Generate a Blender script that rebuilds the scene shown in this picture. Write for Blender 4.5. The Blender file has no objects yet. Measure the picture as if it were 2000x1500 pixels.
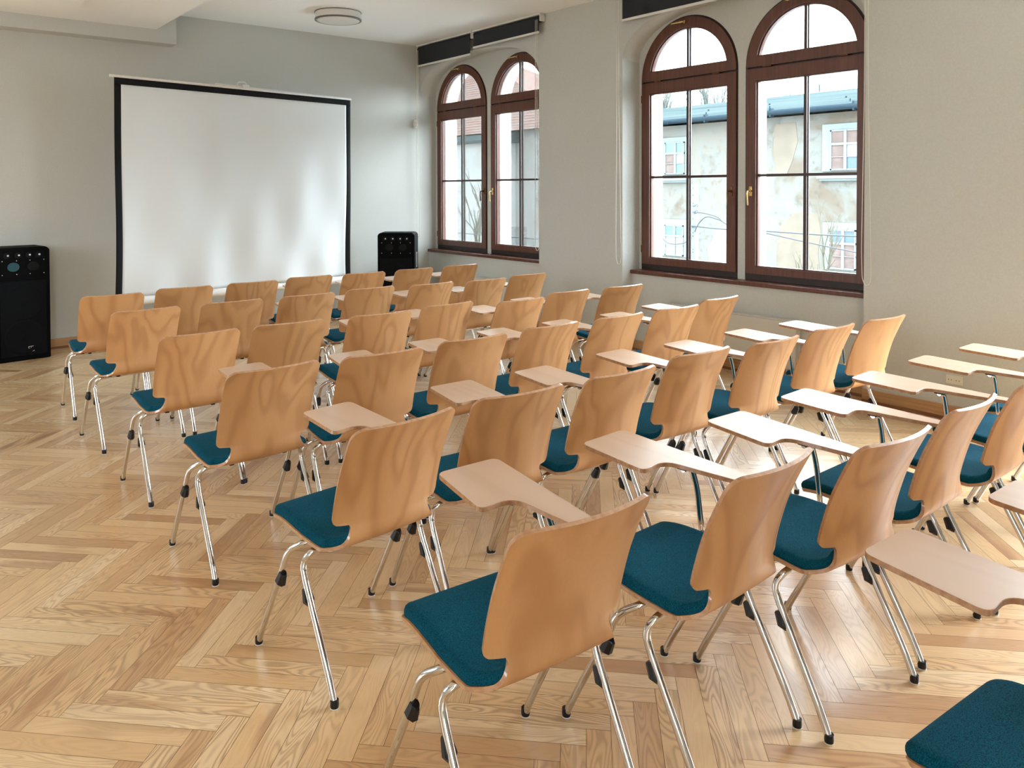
import bpy, bmesh, math, random
from mathutils import Vector, Matrix
rnd = random.Random(7)
COL = bpy.context.scene.collection
PI = math.pi
# ------------------------------------------------------------------ measures (metres; Y points at the screen wall, X at the window wall)
XR, YF, ZC = 5.74, 8.80, 3.45          # window wall, screen wall, ceiling
XL, YB = -3.6, -3.6
XO = 6.30                              # outer face of the window wall
# ------------------------------------------------------------------ materials
def mat(name, color=(.8,.8,.8), rough=.5, metal=0.0, spec=.5, coat=0.0, build=None):
    m = bpy.data.materials.new(name); m.use_nodes = True
    nt = m.node_tree; b = nt.nodes['Principled BSDF']
    b.inputs['Base Color'].default_value = (*color, 1); b.inputs['Roughness'].default_value = rough
    b.inputs['Metallic'].default_value = metal; b.inputs['Specular IOR Level'].default_value = spec
    b.inputs['Coat Weight'].default_value = coat
    if build: build(nt, b)
    return m
def N(nt, t, **k):
    n = nt.nodes.new(t)
    for a, v in k.items():
        if a.startswith('i_'):
            key = a[2:]; key = int(key) if key.isdigit() else key.replace('_', ' ')
            n.inputs[key].default_value = v
        else: setattr(n, a, v)
    return n
def L(nt, a, b): nt.links.new(a, b)
def ramp(nt, fac, stops):
    r = N(nt, 'ShaderNodeValToRGB'); e = r.color_ramp.elements
    e[0].position = stops[0][0]; e[0].color = (*stops[0][1], 1)
    e[1].position = stops[-1][0]; e[1].color = (*stops[-1][1], 1)
    for p, c in stops[1:-1]:
        x = e.new(p); x.color = (*c, 1)
    L(nt, fac, r.inputs['Fac']); return r.outputs['Color']
def math_(nt, op, a, b=None, c=None):
    n = N(nt, 'ShaderNodeMath', operation=op)
    for i, v in enumerate((a, b, c)):
        if v is None: continue
        if isinstance(v, (int, float)): n.inputs[i].default_value = v
        else: L(nt, v, n.inputs[i])
    return n.outputs[0]
def mix(nt, f, a, b, mode='MIX'):
    n = N(nt, 'ShaderNodeMix', data_type='RGBA', blend_type=mode)
    for i, v in ((0, f), (6, a), (7, b)):
        if isinstance(v, (int, float)): n.inputs[i].default_value = v
        elif isinstance(v, tuple): n.inputs[i].default_value = (*v, 1)
        else: L(nt, v, n.inputs[i])
    return n.outputs[2]
def bump(nt, b, h, s, d=.01):
    n = N(nt, 'ShaderNodeBump', i_Strength=s, i_Distance=d); L(nt, h, n.inputs['Height']); L(nt, n.outputs[0], b.inputs['Normal'])
def veneer(light, mid, dark, rough=.36, coat=.25, axis='z', strength=1.0):
    def f(nt, b):
        tc = N(nt, 'ShaderNodeTexCoord'); oi = N(nt, 'ShaderNodeObjectInfo'); sc_ = N(nt, 'ShaderNodeSeparateColor'); L(nt, oi.outputs['Color'], sc_.inputs[0]); rv = sc_.outputs[0]
        off = N(nt, 'ShaderNodeVectorMath', operation='SCALE'); off.inputs[0].default_value = (13, 7, 29); L(nt, rv, off.inputs['Scale'])
        add = N(nt, 'ShaderNodeVectorMath', operation='ADD'); L(nt, tc.outputs['Object'], add.inputs[0]); L(nt, off.outputs[0], add.inputs[1])
        sc = {'z': (1, 1, .16), 'y': (1, .16, 1)}[axis]
        mp = N(nt, 'ShaderNodeMapping'); mp.inputs['Scale'].default_value = sc; L(nt, add.outputs[0], mp.inputs['Vector'])
        big = N(nt, 'ShaderNodeTexNoise', i_Scale=4.5, i_Detail=2.0, i_Roughness=.4, i_Distortion=.3); L(nt, mp.outputs[0], big.inputs['Vector'])
        # growth rings: bands of the low noise, loose and faint
        rings = math_(nt, 'SINE', math_(nt, 'MULTIPLY', big.outputs['Fac'], 42.0))
        rings = math_(nt, 'POWER', math_(nt, 'MULTIPLY_ADD', rings, .5, .5), 2.5)
        mp2 = N(nt, 'ShaderNodeMapping'); mp2.inputs['Scale'].default_value = {'z': (160, 160, 6), 'y': (160, 6, 160)}[axis]; L(nt, add.outputs[0], mp2.inputs['Vector'])
        fine = N(nt, 'ShaderNodeTexNoise', i_Scale=1.0, i_Detail=3.0, i_Roughness=.6); L(nt, mp2.outputs[0], fine.inputs['Vector'])
        c = ramp(nt, big.outputs['Fac'], [(.3, light), (.5, mid), (.72, light)])
        c = mix(nt, math_(nt, 'MULTIPLY', rings, .5*strength), c, dark)
        c = mix(nt, math_(nt, 'MULTIPLY', fine.outputs['Fac'], .28*strength), c, dark)
        hv = N(nt, 'ShaderNodeHueSaturation'); L(nt, c, hv.inputs['Color'])
        L(nt, math_(nt, 'MULTIPLY_ADD', rv, .22, .89), hv.inputs['Value'])
        L(nt, hv.outputs[0], b.inputs['Base Color'])
        bump(nt, b, fine.outputs['Fac'], .08, .002)
    return mat('beech_veneer', rough=rough, coat=coat, build=f)
M = {}
M['ply'] = veneer((.59,.335,.150), (.535,.283,.116), (.34,.150,.052), rough=.52, coat=.07); M['ply'].name = 'beech_ply'
M['desk'] = veneer((.63,.45,.32), (.60,.41,.28), (.50,.32,.20), rough=.38, coat=.5, axis='y', strength=.6); M['desk'].name = 'beech_laminate'; M['desk'].node_tree.nodes['Principled BSDF'].inputs['Coat Roughness'].default_value = .32
def edge(nt, b):
    tc = N(nt, 'ShaderNodeTexCoord'); n = N(nt, 'ShaderNodeTexNoise', i_Scale=60.0, i_Detail=2.0); L(nt, tc.outputs['Object'], n.inputs['Vector'])
    L(nt, ramp(nt, n.outputs['Fac'], [(.35, (.38,.20,.105)), (.65, (.50,.29,.16))]), b.inputs['Base Color'])
M['ply_edge'] = mat('ply_edge', rough=.35, coat=.6, build=edge)
def cloth(nt, b):
    tc = N(nt, 'ShaderNodeTexCoord'); n = N(nt, 'ShaderNodeTexNoise', i_Scale=420.0, i_Detail=1.0); L(nt, tc.outputs['Object'], n.inputs['Vector'])
    L(nt, ramp(nt, n.outputs['Fac'], [(.3, (.001,.026,.048)), (.7, (.005,.092,.145))]), b.inputs['Base Color'])
    bump(nt, b, n.outputs['Fac'], .35, .0015)
    b.inputs['Sheen Weight'].default_value = .04; b.inputs['Sheen Roughness'].default_value = .4; b.inputs['Sheen Tint'].default_value = (.35,.75,.95,1)
M['cloth'] = mat('petrol_fabric', rough=.9, spec=.06, build=cloth)
M['chrome'] = mat('chrome', (.66,.655,.65), .07, 1.0)
M['black'] = mat('black_plastic', (.006,.006,.007), .4, spec=.35)
M['glide'] = mat('clear_glide', (.75,.72,.68), .3)
M['copper'] = mat('brown_knob', (.25,.09,.04), .4)
def plaster(col, amt=.03, sc=90.0):
    def f(nt, b):
        tc = N(nt, 'ShaderNodeTexCoord'); n = N(nt, 'ShaderNodeTexNoise', i_Scale=sc, i_Detail=3.0); L(nt, tc.outputs['Object'], n.inputs['Vector'])
        d = tuple(c*(1-amt) for c in col); l = tuple(c*(1+amt) for c in col)
        L(nt, ramp(nt, n.outputs['Fac'], [(.35, d), (.65, l)]), b.inputs['Base Color']); bump(nt, b, n.outputs['Fac'], .12, .002)
    return f
WALLC = (.555,.565,.535)
M['wall'] = mat('wall_paint', rough=.85, spec=.2, build=plaster(WALLC))
M['ceil'] = mat('ceiling_paint', rough=.9, spec=.15, build=plaster((.92,.93,.925), .01))
M['ext_paint'] = mat('outer_render', rough=.9, spec=.1, build=plaster((.78,.74,.66), .03, 20))
def brownwood(nt, b):
    tc = N(nt, 'ShaderNodeTexCoord'); mp = N(nt, 'ShaderNodeMapping'); mp.inputs['Scale'].default_value = (50, 50, 3); L(nt, tc.outputs['Object'], mp.inputs['Vector'])
    n = N(nt, 'ShaderNodeTexNoise', i_Scale=1.0, i_Detail=3.0); L(nt, mp.outputs[0], n.inputs['Vector'])
    L(nt, ramp(nt, n.outputs['Fac'], [(.3, (.085,.026,.014)), (.7, (.14,.048,.027))]), b.inputs['Base Color'])
M['brown'] = mat('stained_window_wood', rough=.36, coat=.1, build=brownwood)
M['brown_dark'] = mat('window_rebate', (.022,.009,.006), .45)
M['muntin'] = mat('glazing_bar', (.045,.018,.014), .35)
M['brass'] = mat('brass', (.72,.50,.22), .25, 1.0)
M['bronze'] = mat('dark_bronze', (.20,.09,.05), .35, .8)
def glassf(nt, b):
    out = nt.nodes['Material Output']; nt.nodes.remove(b)
    tr = N(nt, 'ShaderNodeBsdfTransparent'); tr.inputs[0].default_value = (.95,.97,.965,1); gl = N(nt, 'ShaderNodeBsdfGlossy'); gl.inputs['Roughness'].default_value = 0.0
    fr = N(nt, 'ShaderNodeFresnel', i_IOR=1.45); mx = N(nt, 'ShaderNodeMixShader')
    L(nt, math_(nt, 'MULTIPLY', fr.outputs[0], .8), mx.inputs[0]); L(nt, tr.outputs[0], mx.inputs[1]); L(nt, gl.outputs[0], mx.inputs[2]); L(nt, mx.outputs[0], out.inputs[0])
M['glass'] = mat('window_glass', build=glassf)
def screenf(nt, b):
    tc = N(nt, 'ShaderNodeTexCoord'); n = N(nt, 'ShaderNodeTexNoise', i_Scale=300.0); L(nt, tc.outputs['Object'], n.inputs['Vector']); bump(nt, b, n.outputs['Fac'], .03, .001)
M['screen'] = mat('projection_fabric', (.69,.72,.735), .75, spec=.2, build=screenf)
M['screen_black'] = mat('black_mask', (.004,.004,.005), .7, spec=.2)
M['white_metal'] = mat('white_metal', (.72,.71,.69), .4)
M['grey_metal'] = mat('grey_metal', (.3,.3,.31), .35, .6)
M['blind'] = mat('charcoal_blind', rough=.75, spec=.2, build=plaster((.028,.031,.036), .25, 500))
M['lamp'] = mat('opal_diffuser', (.72,.71,.68), .45)
M['rim'] = mat('lamp_rim', (.16,.16,.15), .35, .5)
M['grille'] = mat('speaker_grille', rough=.6, spec=.07, build=plaster((.0035,.004,.005), .6, 900))
M['cabinet'] = mat('speaker_cabinet', (.0018,.0018,.002), .6, spec=.06)
M['cone'] = mat('speaker_cone', (.003,.0035,.004), .5, spec=.12)
M['teal_horn'] = mat('blue_horn', (.018,.07,.085), .4, spec=.2)
M['silver'] = mat('silver', (.7,.7,.7), .3, .8)
M['radiator'] = mat('radiator_enamel', (.66,.64,.58), .35)
M['outlet'] = mat('outlet_plastic', (.72,.69,.60), .35)
M['hole'] = mat('dark_hole', (.01,.01,.01), .6)
def basewood(nt, b):
    tc = N(nt, 'ShaderNodeTexCoord'); mp = N(nt, 'ShaderNodeMapping'); mp.inputs['Scale'].default_value = (3, 3, 60); L(nt, tc.outputs['Object'], mp.inputs['Vector'])
    n = N(nt, 'ShaderNodeTexNoise', i_Scale=1.0, i_Detail=3.0); L(nt, mp.outputs[0], n.inputs['Vector'])
    L(nt, ramp(nt, n.outputs['Fac'], [(.3, (.40,.22,.10)), (.7, (.54,.32,.15))]), b.inputs['Base Color'])
M['base'] = mat('pine_baseboard', rough=.35, coat=.2, build=basewood)
M['base_foot'] = mat('baseboard_foot', (.22,.085,.035), .4)
def floorf(nt, b):
    uv = N(nt, 'ShaderNodeUVMap'); uv.uv_map = 'UVMap'; at = N(nt, 'ShaderNodeAttribute', attribute_name='plank')
    sep = N(nt, 'ShaderNodeSeparateColor'); L(nt, at.outputs['Color'], sep.inputs[0]); R, G, B = sep.outputs[0], sep.outputs[1], sep.outputs[2]
    # grain: slow field stretched along the plank -> rings ; plus fine fibres
    mp = N(nt, 'ShaderNodeMapping'); mp.inputs['Scale'].default_value = (2.6, 15.0, 1); L(nt, uv.outputs[0], mp.inputs['Vector'])
    n1 = N(nt, 'ShaderNodeTexNoise', i_Scale=1.0, i_Detail=1.5, i_Roughness=.4, i_Distortion=.35); L(nt, mp.outputs[0], n1.inputs['Vector'])
    ring = math_(nt, 'SINE', math_(nt, 'MULTIPLY', n1.outputs['Fac'], 95.0))
    ring = math_(nt, 'POWER', math_(nt, 'MULTIPLY_ADD', ring, .5, .5), 1.8)
    mp2 = N(nt, 'ShaderNodeMapping'); mp2.inputs['Scale'].default_value = (5.0, 260.0, 1); L(nt, uv.outputs[0], mp2.inputs['Vector'])
    n2 = N(nt, 'ShaderNodeTexNoise', i_Scale=1.0, i_Detail=4.0, i_Roughness=.65); L(nt, mp2.outputs[0], n2.inputs['Vector'])
    mp3 = N(nt, 'ShaderNodeMapping'); mp3.inputs['Scale'].default_value = (1.6, 9.0, 1); mp3.inputs['Location'].default_value = (31, 17, 0); L(nt, uv.outputs[0], mp3.inputs['Vector'])
    n3 = N(nt, 'ShaderNodeTexNoise', i_Scale=1.0, i_Detail=2.0, i_Roughness=.5); L(nt, mp3.outputs[0], n3.inputs['Vector'])
    tone = ramp(nt, R, [(0, (.54,.31,.145)), (.08, (.66,.41,.20)), (.4, (.80,.54,.275)), (.8, (.85,.61,.335)), (1, (.90,.70,.43))])
    heart = ramp(nt, n3.outputs['Fac'], [(.54, (0,0,0)), (.66, (1,1,1))])                      # reddish heartwood streaks
    hfac = math_(nt, 'MULTIPLY', math_(nt, 'MULTIPLY', heart, G), .75)
    c = mix(nt, hfac, tone, (.34,.135,.05))
    c = mix(nt, math_(nt, 'MULTIPLY', ring, math_(nt, 'MULTIPLY_ADD', B, .62, .08)), c, (.36,.19,.085))
    c = mix(nt, math_(nt, 'MULTIPLY', n2.outputs['Fac'], .25), c, (.42,.24,.11))
    L(nt, c, b.inputs['Base Color'])
    L(nt, math_(nt, 'MULTIPLY_ADD', n2.outputs['Fac'], .10, .20), b.inputs['Roughness'])
    bump(nt, b, math_(nt, 'ADD', ring, n2.outputs['Fac']), .06, .001)
M['floor'] = mat('ash_parquet', rough=.25, spec=.5, coat=1.0, build=floorf)
M['floor'].node_tree.nodes['Principled BSDF'].inputs['Coat Roughness'].default_value = .29; M['floor'].node_tree.nodes['Principled BSDF'].inputs['Coat IOR'].default_value = 1.62
M['gap'] = mat('parquet_joint', (.10,.05,.022), .6)
# outside
def facade(c1, c2, c3, sc=.5):
    def f(nt, b):
        tc = N(nt, 'ShaderNodeTexCoord'); n = N(nt, 'ShaderNodeTexNoise', i_Scale=sc, i_Detail=6.0, i_Roughness=.6, i_Distortion=.6); L(nt, tc.outputs['Object'], n.inputs['Vector'])
        c = ramp(nt, n.outputs['Fac'], [(.38, c1), (.5, c2), (.56, c1), (.66, c3)])
        n2 = N(nt, 'ShaderNodeTexNoise', i_Scale=sc*9, i_Detail=5.0, i_Roughness=.7); L(nt, tc.outputs['Object'], n2.inputs['Vector'])
        c = mix(nt, ramp(nt, n2.outputs['Fac'], [(.54, (0,0,0)), (.66, (.5,.5,.5))]), c, tuple(x*.62 for x in c3))
        L(nt, c, b.inputs['Base Color'])
    return f
M['facade'] = mat('peeling_stucco', rough=.95, spec=.05, build=facade((.108,.112,.104), (.114,.106,.092), (.088,.074,.058)))
M['facade2'] = mat('pale_stucco', rough=.95, spec=.05, build=facade((.20,.21,.20), (.21,.195,.18), (.185,.16,.14), .3))
M['lifted_stucco'] = mat('lifted_stucco', rough=.95, spec=.05, build=facade((.25,.265,.26), (.26,.255,.24), (.22,.20,.185), .3))  # pale stucco lightened in colour to offset the shade on the lean-to wall
M['facade_trim'] = mat('blue_grey_trim', rough=.9, build=plaster((.112,.136,.134), .06, 3))
M['patch'] = mat('bare_plaster', rough=.95, build=plaster((.100,.084,.064), .10, 2))
M['patch2'] = mat('bare_plaster_pale', rough=.95, build=plaster((.118,.109,.098), .04, 2))
def slate(nt, b):
    tc = N(nt, 'ShaderNodeTexCoord'); mp = N(nt, 'ShaderNodeMapping'); mp.inputs['Scale'].default_value = (1.5, .12, 2.5); L(nt, tc.outputs['Object'], mp.inputs['Vector'])
    w = N(nt, 'ShaderNodeTexNoise', i_Scale=1.2, i_Detail=4.0, i_Roughness=.7); L(nt, mp.outputs[0], w.inputs['Vector'])
    L(nt, ramp(nt, w.outputs['Fac'], [(.3, (.018,.027,.029)), (.5, (.030,.041,.042)), (.75, (.040,.051,.051))]), b.inputs['Base Color'])
M['slate'] = mat('tarred_roof', rough=.95, spec=0.0, build=slate)
M['gutter'] = mat('zinc_gutter', (.012,.022,.03), .8, spec=.05)
def tiles(nt, b):
    tc = N(nt, 'ShaderNodeTexCoord'); w = N(nt, 'ShaderNodeTexWave', wave_type='BANDS', bands_direction='Z', i_Scale=2.2, i_Distortion=.6, i_Detail=2.0); L(nt, tc.outputs['Object'], w.inputs['Vector'])
    n = N(nt, 'ShaderNodeTexNoise', i_Scale=1.5, i_Detail=3.0); L(nt, tc.outputs['Object'], n.inputs['Vector'])
    c = ramp(nt, n.outputs['Fac'], [(.3, (.150,.098,.083)), (.6, (.160,.122,.108)), (.75, (.12,.13,.127))])
    L(nt, mix(nt, ramp(nt, w.outputs['Fac'], [(.0, (.8,.8,.8)), (.25, (0,0,0))]), c, (.065,.032,.028)), b.inputs['Base Color'])
M['tiles'] = mat('red_roof_tiles', rough=.9, spec=0.0, build=tiles)
M['board'] = mat('boarded_panel', rough=.9, build=plaster((.085,.062,.055), .15, 6))
M['frame_old'] = mat('old_window_frame', (.105,.105,.10), .8)
M['pane_teal'] = mat('teal_pane', (.05,.12,.122), .3)
M['pane_pale'] = mat('pale_pane', (.125,.15,.155), .3)
M['pane_blue'] = mat('blue_pane', (.035,.065,.088), .3)
M['concrete'] = mat('concrete_pole', rough=.9, build=plaster((.095,.112,.118), .08, 8))
M['cable'] = mat('cable', (.010,.014,.018), .6)
M['twig'] = mat('pale_twig', (.075,.072,.055), .9, spec=0.0)
M['bark'] = mat('bare_branch', (.085,.095,.09), .9, spec=0.0)
M['street'] = mat('street', rough=.95, build=plaster((.36,.37,.37), .08, 2))
# ------------------------------------------------------------------ mesh helpers
def obj(name, bm, mats, parent=None, smooth=False, loc=None):
    me = bpy.data.meshes.new(name); bm.normal_update(); bm.to_mesh(me); bm.free()
    if not isinstance(mats, (list, tuple)): mats = [mats]
    for m in mats: me.materials.append(m)
    if smooth:
        for p in me.polygons: p.use_smooth = True
        if smooth == 'auto': me.set_sharp_from_angle(angle=math.radians(38))
    o = bpy.data.objects.new(name, me); COL.objects.link(o)
    if parent: o.parent = parent
    if loc: o.location = loc
    return o
def empty(name, loc=(0,0,0), rz=0.0, label=None, cat=None, group=None, kind=None):
    o = bpy.data.objects.new(name, None); COL.objects.link(o); o.location = loc; o.rotation_euler = (0,0,rz); o.empty_display_size = .1
    return tag(o, label, cat, group, kind)
def tag(o, label=None, cat=None, group=None, kind=None):
    if label: o['label'] = label
    if cat: o['category'] = cat
    if group: o['group'] = group
    if kind: o['kind'] = kind
    return o
def box(bm, a, b, mi=0, bev=0.0, mtx=None):
    x0,y0,z0 = (min(a[i],b[i]) for i in range(3)); x1,y1,z1 = (max(a[i],b[i]) for i in range(3))
    vs = [bm.verts.new(p) for p in ((x0,y0,z0),(x1,y0,z0),(x1,y1,z0),(x0,y1,z0),(x0,y0,z1),(x1,y0,z1),(x1,y1,z1),(x0,y1,z1))]
    fs = [bm.faces.new([vs[i] for i in q]) for q in ((3,2,1,0),(4,5,6,7),(0,1,5,4),(1,2,6,5),(2,3,7,6),(3,0,4,7))]
    for f in fs: f.material_index = mi
    if bev > 0:
        es = list({e for f in fs for e in f.edges}); r = bmesh.ops.bevel(bm, geom=es, offset=bev, segments=2, profile=.5, affect='EDGES')
        for f in r['faces']: f.material_index = mi
        vs = list({v for v in vs if v.is_valid} | {v for f in r['faces'] for v in f.verts})
    if mtx: bmesh.ops.transform(bm, matrix=mtx, verts=[v for v in vs if v.is_valid])
    return bm
def tube(bm, pts, r, n=12, mi=0, caps=True):
    pts = [Vector(p) for p in pts]; rad = r if isinstance(r, (list, tuple)) else [r]*len(pts)
    t = (pts[1]-pts[0]).normalized(); up = Vector((0,0,1)) if abs(t.z) < .9 else Vector((1,0,0)); u = t.cross(up).normalized(); rings = []
    for i, p in enumerate(pts):
        t2 = (pts[min(i+1,len(pts)-1)]-pts[max(i-1,0)]).normalized()
        u = (u - t2*u.dot(t2)).normalized(); v = t2.cross(u)
        rings.append([bm.verts.new(p + (u*math.cos(2*PI*k/n) + v*math.sin(2*PI*k/n))*rad[i]) for k in range(n)])
    for a, b in zip(rings, rings[1:]):
        for k in range(n):
            f = bm.faces.new((a[k], a[(k+1)%n], b[(k+1)%n], b[k])); f.material_index = mi; f.smooth = True
    if caps:
        f = bm.faces.new(rings[0][::-1]); f.material_index = mi; f = bm.faces.new(rings[-1]); f.material_index = mi
    return bm
def smoothpath(ctrl, rad=.05, seg=6):
    """polyline with rounded corners"""
    P = [Vector(p) for p in ctrl]; out = [P[0]]
    for i in range(1, len(P)-1):
        a, b, c = P[i-1], P[i], P[i+1]; d = min(rad, (a-b).length*.49, (c-b).length*.49)
        s = b+(a-b).normalized()*d; e = b+(c-b).normalized()*d
        for k in range(seg+1):
            t = k/seg; out.append(s*(1-t)**2 + b*2*t*(1-t) + e*t*t)
    out.append(P[-1]); return out
def prism(bm, poly, axis, d0, d1, mi=0, mi_side=None):
    """extrude a 2-D polygon along an axis; poly given in the two other axes in order"""
    def P(u, v, d):
        return {'x': (d,u,v), 'y': (u,d,v), 'z': (u,v,d)}[axis]
    A = [bm.verts.new(P(u,v,d0)) for u,v in poly]; B = [bm.verts.new(P(u,v,d1)) for u,v in poly]; n = len(poly)
    for i in range(n):
        f = bm.faces.new((A[i], A[(i+1)%n], B[(i+1)%n], B[i])); f.material_index = mi if mi_side is None else mi_side
    f = bm.faces.new(A[::-1]); f.material_index = mi; f = bm.faces.new(B); f.material_index = mi
    bmesh.ops.recalc_face_normals(bm, faces=bm.faces[:])
    return bm
def ringband(bm, outer, inner, x0, x1, mi=0):
    """closed band between two outlines (y,z) of equal length, extruded x0..x1"""
    n = len(outer); V = []
    for x in (x0, x1):
        V.append([[bm.verts.new((x,*p)) for p in outer], [bm.verts.new((x,*p)) for p in inner]])
    for i in range(n):
        j = (i+1)%n
        for q in ((V[0][0][i],V[0][0][j],V[0][1][j],V[0][1][i]), (V[1][0][j],V[1][0][i],V[1][1][i],V[1][1][j]),
                  (V[0][0][j],V[0][0][i],V[1][0][i],V[1][0][j]), (V[0][1][i],V[0][1][j],V[1][1][j],V[1][1][i])):
            f = bm.faces.new(q); f.material_index = mi
def lathe(bm, prof, n=32, mi=0, c=(0,0,0), flip=False):
    rings = [[bm.verts.new((c[0]+r*math.cos(2*PI*k/n), c[1]+r*math.sin(2*PI*k/n), c[2]+z)) for k in range(n)] for r, z in prof]
    for a, b in zip(rings, rings[1:]):
        for k in range(n):
            f = bm.faces.new((a[k], a[(k+1)%n], b[(k+1)%n], b[k])); f.material_index = mi; f.smooth = True
    bm.faces.new(rings[0][::-1]).material_index = mi; bm.faces.new(rings[-1]).material_index = mi
def disc_y(bm, c, r, d, n=20, mi=0):
    """short cylinder facing -y"""
    prism(bm, [(c[0]+r*math.cos(2*PI*k/n), c[2]+r*math.sin(2*PI*k/n)) for k in range(n)], 'y', c[1], c[1]-d, mi)
# ------------------------------------------------------------------ FLOOR: herringbone parquet, every block its own quad
def make_floor():
    w, n = .0707, 7; L_ = w*n; bm = bmesh.new(); uvl = bm.loops.layers.uv.new('UVMap'); cl = bm.loops.layers.float_color.new('plank')
    s = math.sqrt(.5); P0 = (2.464, 1.262)
    x0, x1, y0, y1 = XL, XR+.14, YB, YF
    def W(u, v): return (P0[0]+(u+v)*w*s, P0[1]+(u-v)*w*s)
    def plank(u, v, du, dv, g=.009):
        q = [(u+g,v+g),(u+du-g,v+g),(u+du-g,v+dv-g),(u+g,v+dv-g)]; pts = [W(*p) for p in q]
        if max(p[0] for p in pts) < x0 or min(p[0] for p in pts) > x1 or max(p[1] for p in pts) < y0 or min(p[1] for p in pts) > y1: return
        # clip to the room
        def clip(poly, ax, lim, sign):
            out = []
            for i in range(len(poly)):
                a, b = poly[i], poly[(i+1)%len(poly)]; da = sign*(a[0][ax]-lim); db = sign*(b[0][ax]-lim)
                if da >= 0: out.append(a)
                if da*db < 0:
                    t = da/(da-db); out.append((tuple(a[0][k]+(b[0][k]-a[0][k])*t for k in (0,1)), tuple(a[1][k]+(b[1][k]-a[1][k])*t for k in (0,1))))
            return out
        ou, ov = rnd.uniform(0,60), rnd.uniform(0,60); long_u = du > dv
        uvs = [((a-u)*w, (b-v)*w) if long_u else ((b-v)*w, (a-u)*w) for a, b in q]
        poly = [(p, (t[0]+ou, t[1]+ov)) for p, t in zip(pts, uvs)]
        for ax, lim, sg in ((0,x0,1),(0,x1,-1),(1,y0,1),(1,y1,-1)):
            if poly: poly = clip(poly, ax, lim, sg)
        if len(poly) < 3: return
        vs = [bm.verts.new((p[0][0], p[0][1], 0)) for p in poly]; f = bm.faces.new(vs)
        c = (rnd.random(), rnd.random()**1.7, rnd.random()**1.4, 1)
        for lp, p in zip(f.loops, poly): lp[uvl].uv = p[1]; lp[cl] = c
        if f.calc_area() and (f.normal_update() or f.normal.z < 0): f.normal_flip()
    R = 16
    for k in range(-130, 131):
        for m in range(-R, R+1):
            plank(k+m*n, k-m*n, n, 1); plank(k+m*n, k-2*n+1-m*n, 1, n)
    box(bm, (x0, y0, -.12), (x1, y1, -.0016), 1)
    o = obj('floor', bm, [M['floor'], M['gap']]); tag(o, kind='structure')
make_floor()
# ------------------------------------------------------------------ WALLS
def struct(name, bm, m, smooth=False): return tag(obj(name, bm, m, smooth=smooth), kind='structure')
bm = bmesh.new(); box(bm, (XL-.3, YF, -.12), (XO, YF+.35, ZC+.3)); struct('wall_front', bm, M['wall'])
bm = bmesh.new(); box(bm, (XL-.3, YB-.3, ZC), (XO, YF+.35, ZC+.3)); struct('ceiling', bm, M['ceil'])
def holed(bm, axis, c0, c1, lo, hi, holes, ztop=ZC, mi=0):
    """wall slab with rectangular holes [(a0,a1,z0,z1)]"""
    def B(a0, a1, z0, z1):
        if a1-a0 < 1e-4 or z1-z0 < 1e-4: return
        if axis == 'x': box(bm, (c0,a0,z0), (c1,a1,z1), mi)
        else: box(bm, (a0,c0,z0), (a1,c1,z1), mi)
    a = lo
    for h in sorted(holes):
        B(a, h[0], -.12, ztop); B(h[0], h[1], -.12, h[2]); B(h[0], h[1], h[3], ztop); a = h[1]
    B(a, hi, -.12, ztop)
bm = bmesh.new(); holed(bm, 'x', XL-.3, XL, YB, YF, [(4.0,5.2,.9,2.9),(6.6,7.8,.9,2.9)]); struct('wall_left', bm, M['wall'])  # out-of-view openings added and sized for fill daylight from the left
bm = bmesh.new(); holed(bm, 'y', YB-.3, YB, XL-.3, XO, [(-2.6,-1.3,.8,3.0)]); struct('wall_back', bm, M['wall'])  # unseen opening behind the camera, added to let in fill daylight
NICHES = [(7.625, 1.175), (4.06, 1.18), (.49, 1.18)]
WINS = [(8.22, .555), (7.065, .555), (4.665, .56), (3.495, .56), (1.09, .56), (-.08, .56)]
ZS, ZB = 2.62, .79                # spring line of the window arches, foot of the windows
def arch(u, hw, zs=2.80, b=.44, n=2.3): return zs + b*max(0.0, 1-abs(u/hw)**n)**(1/n)
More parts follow.
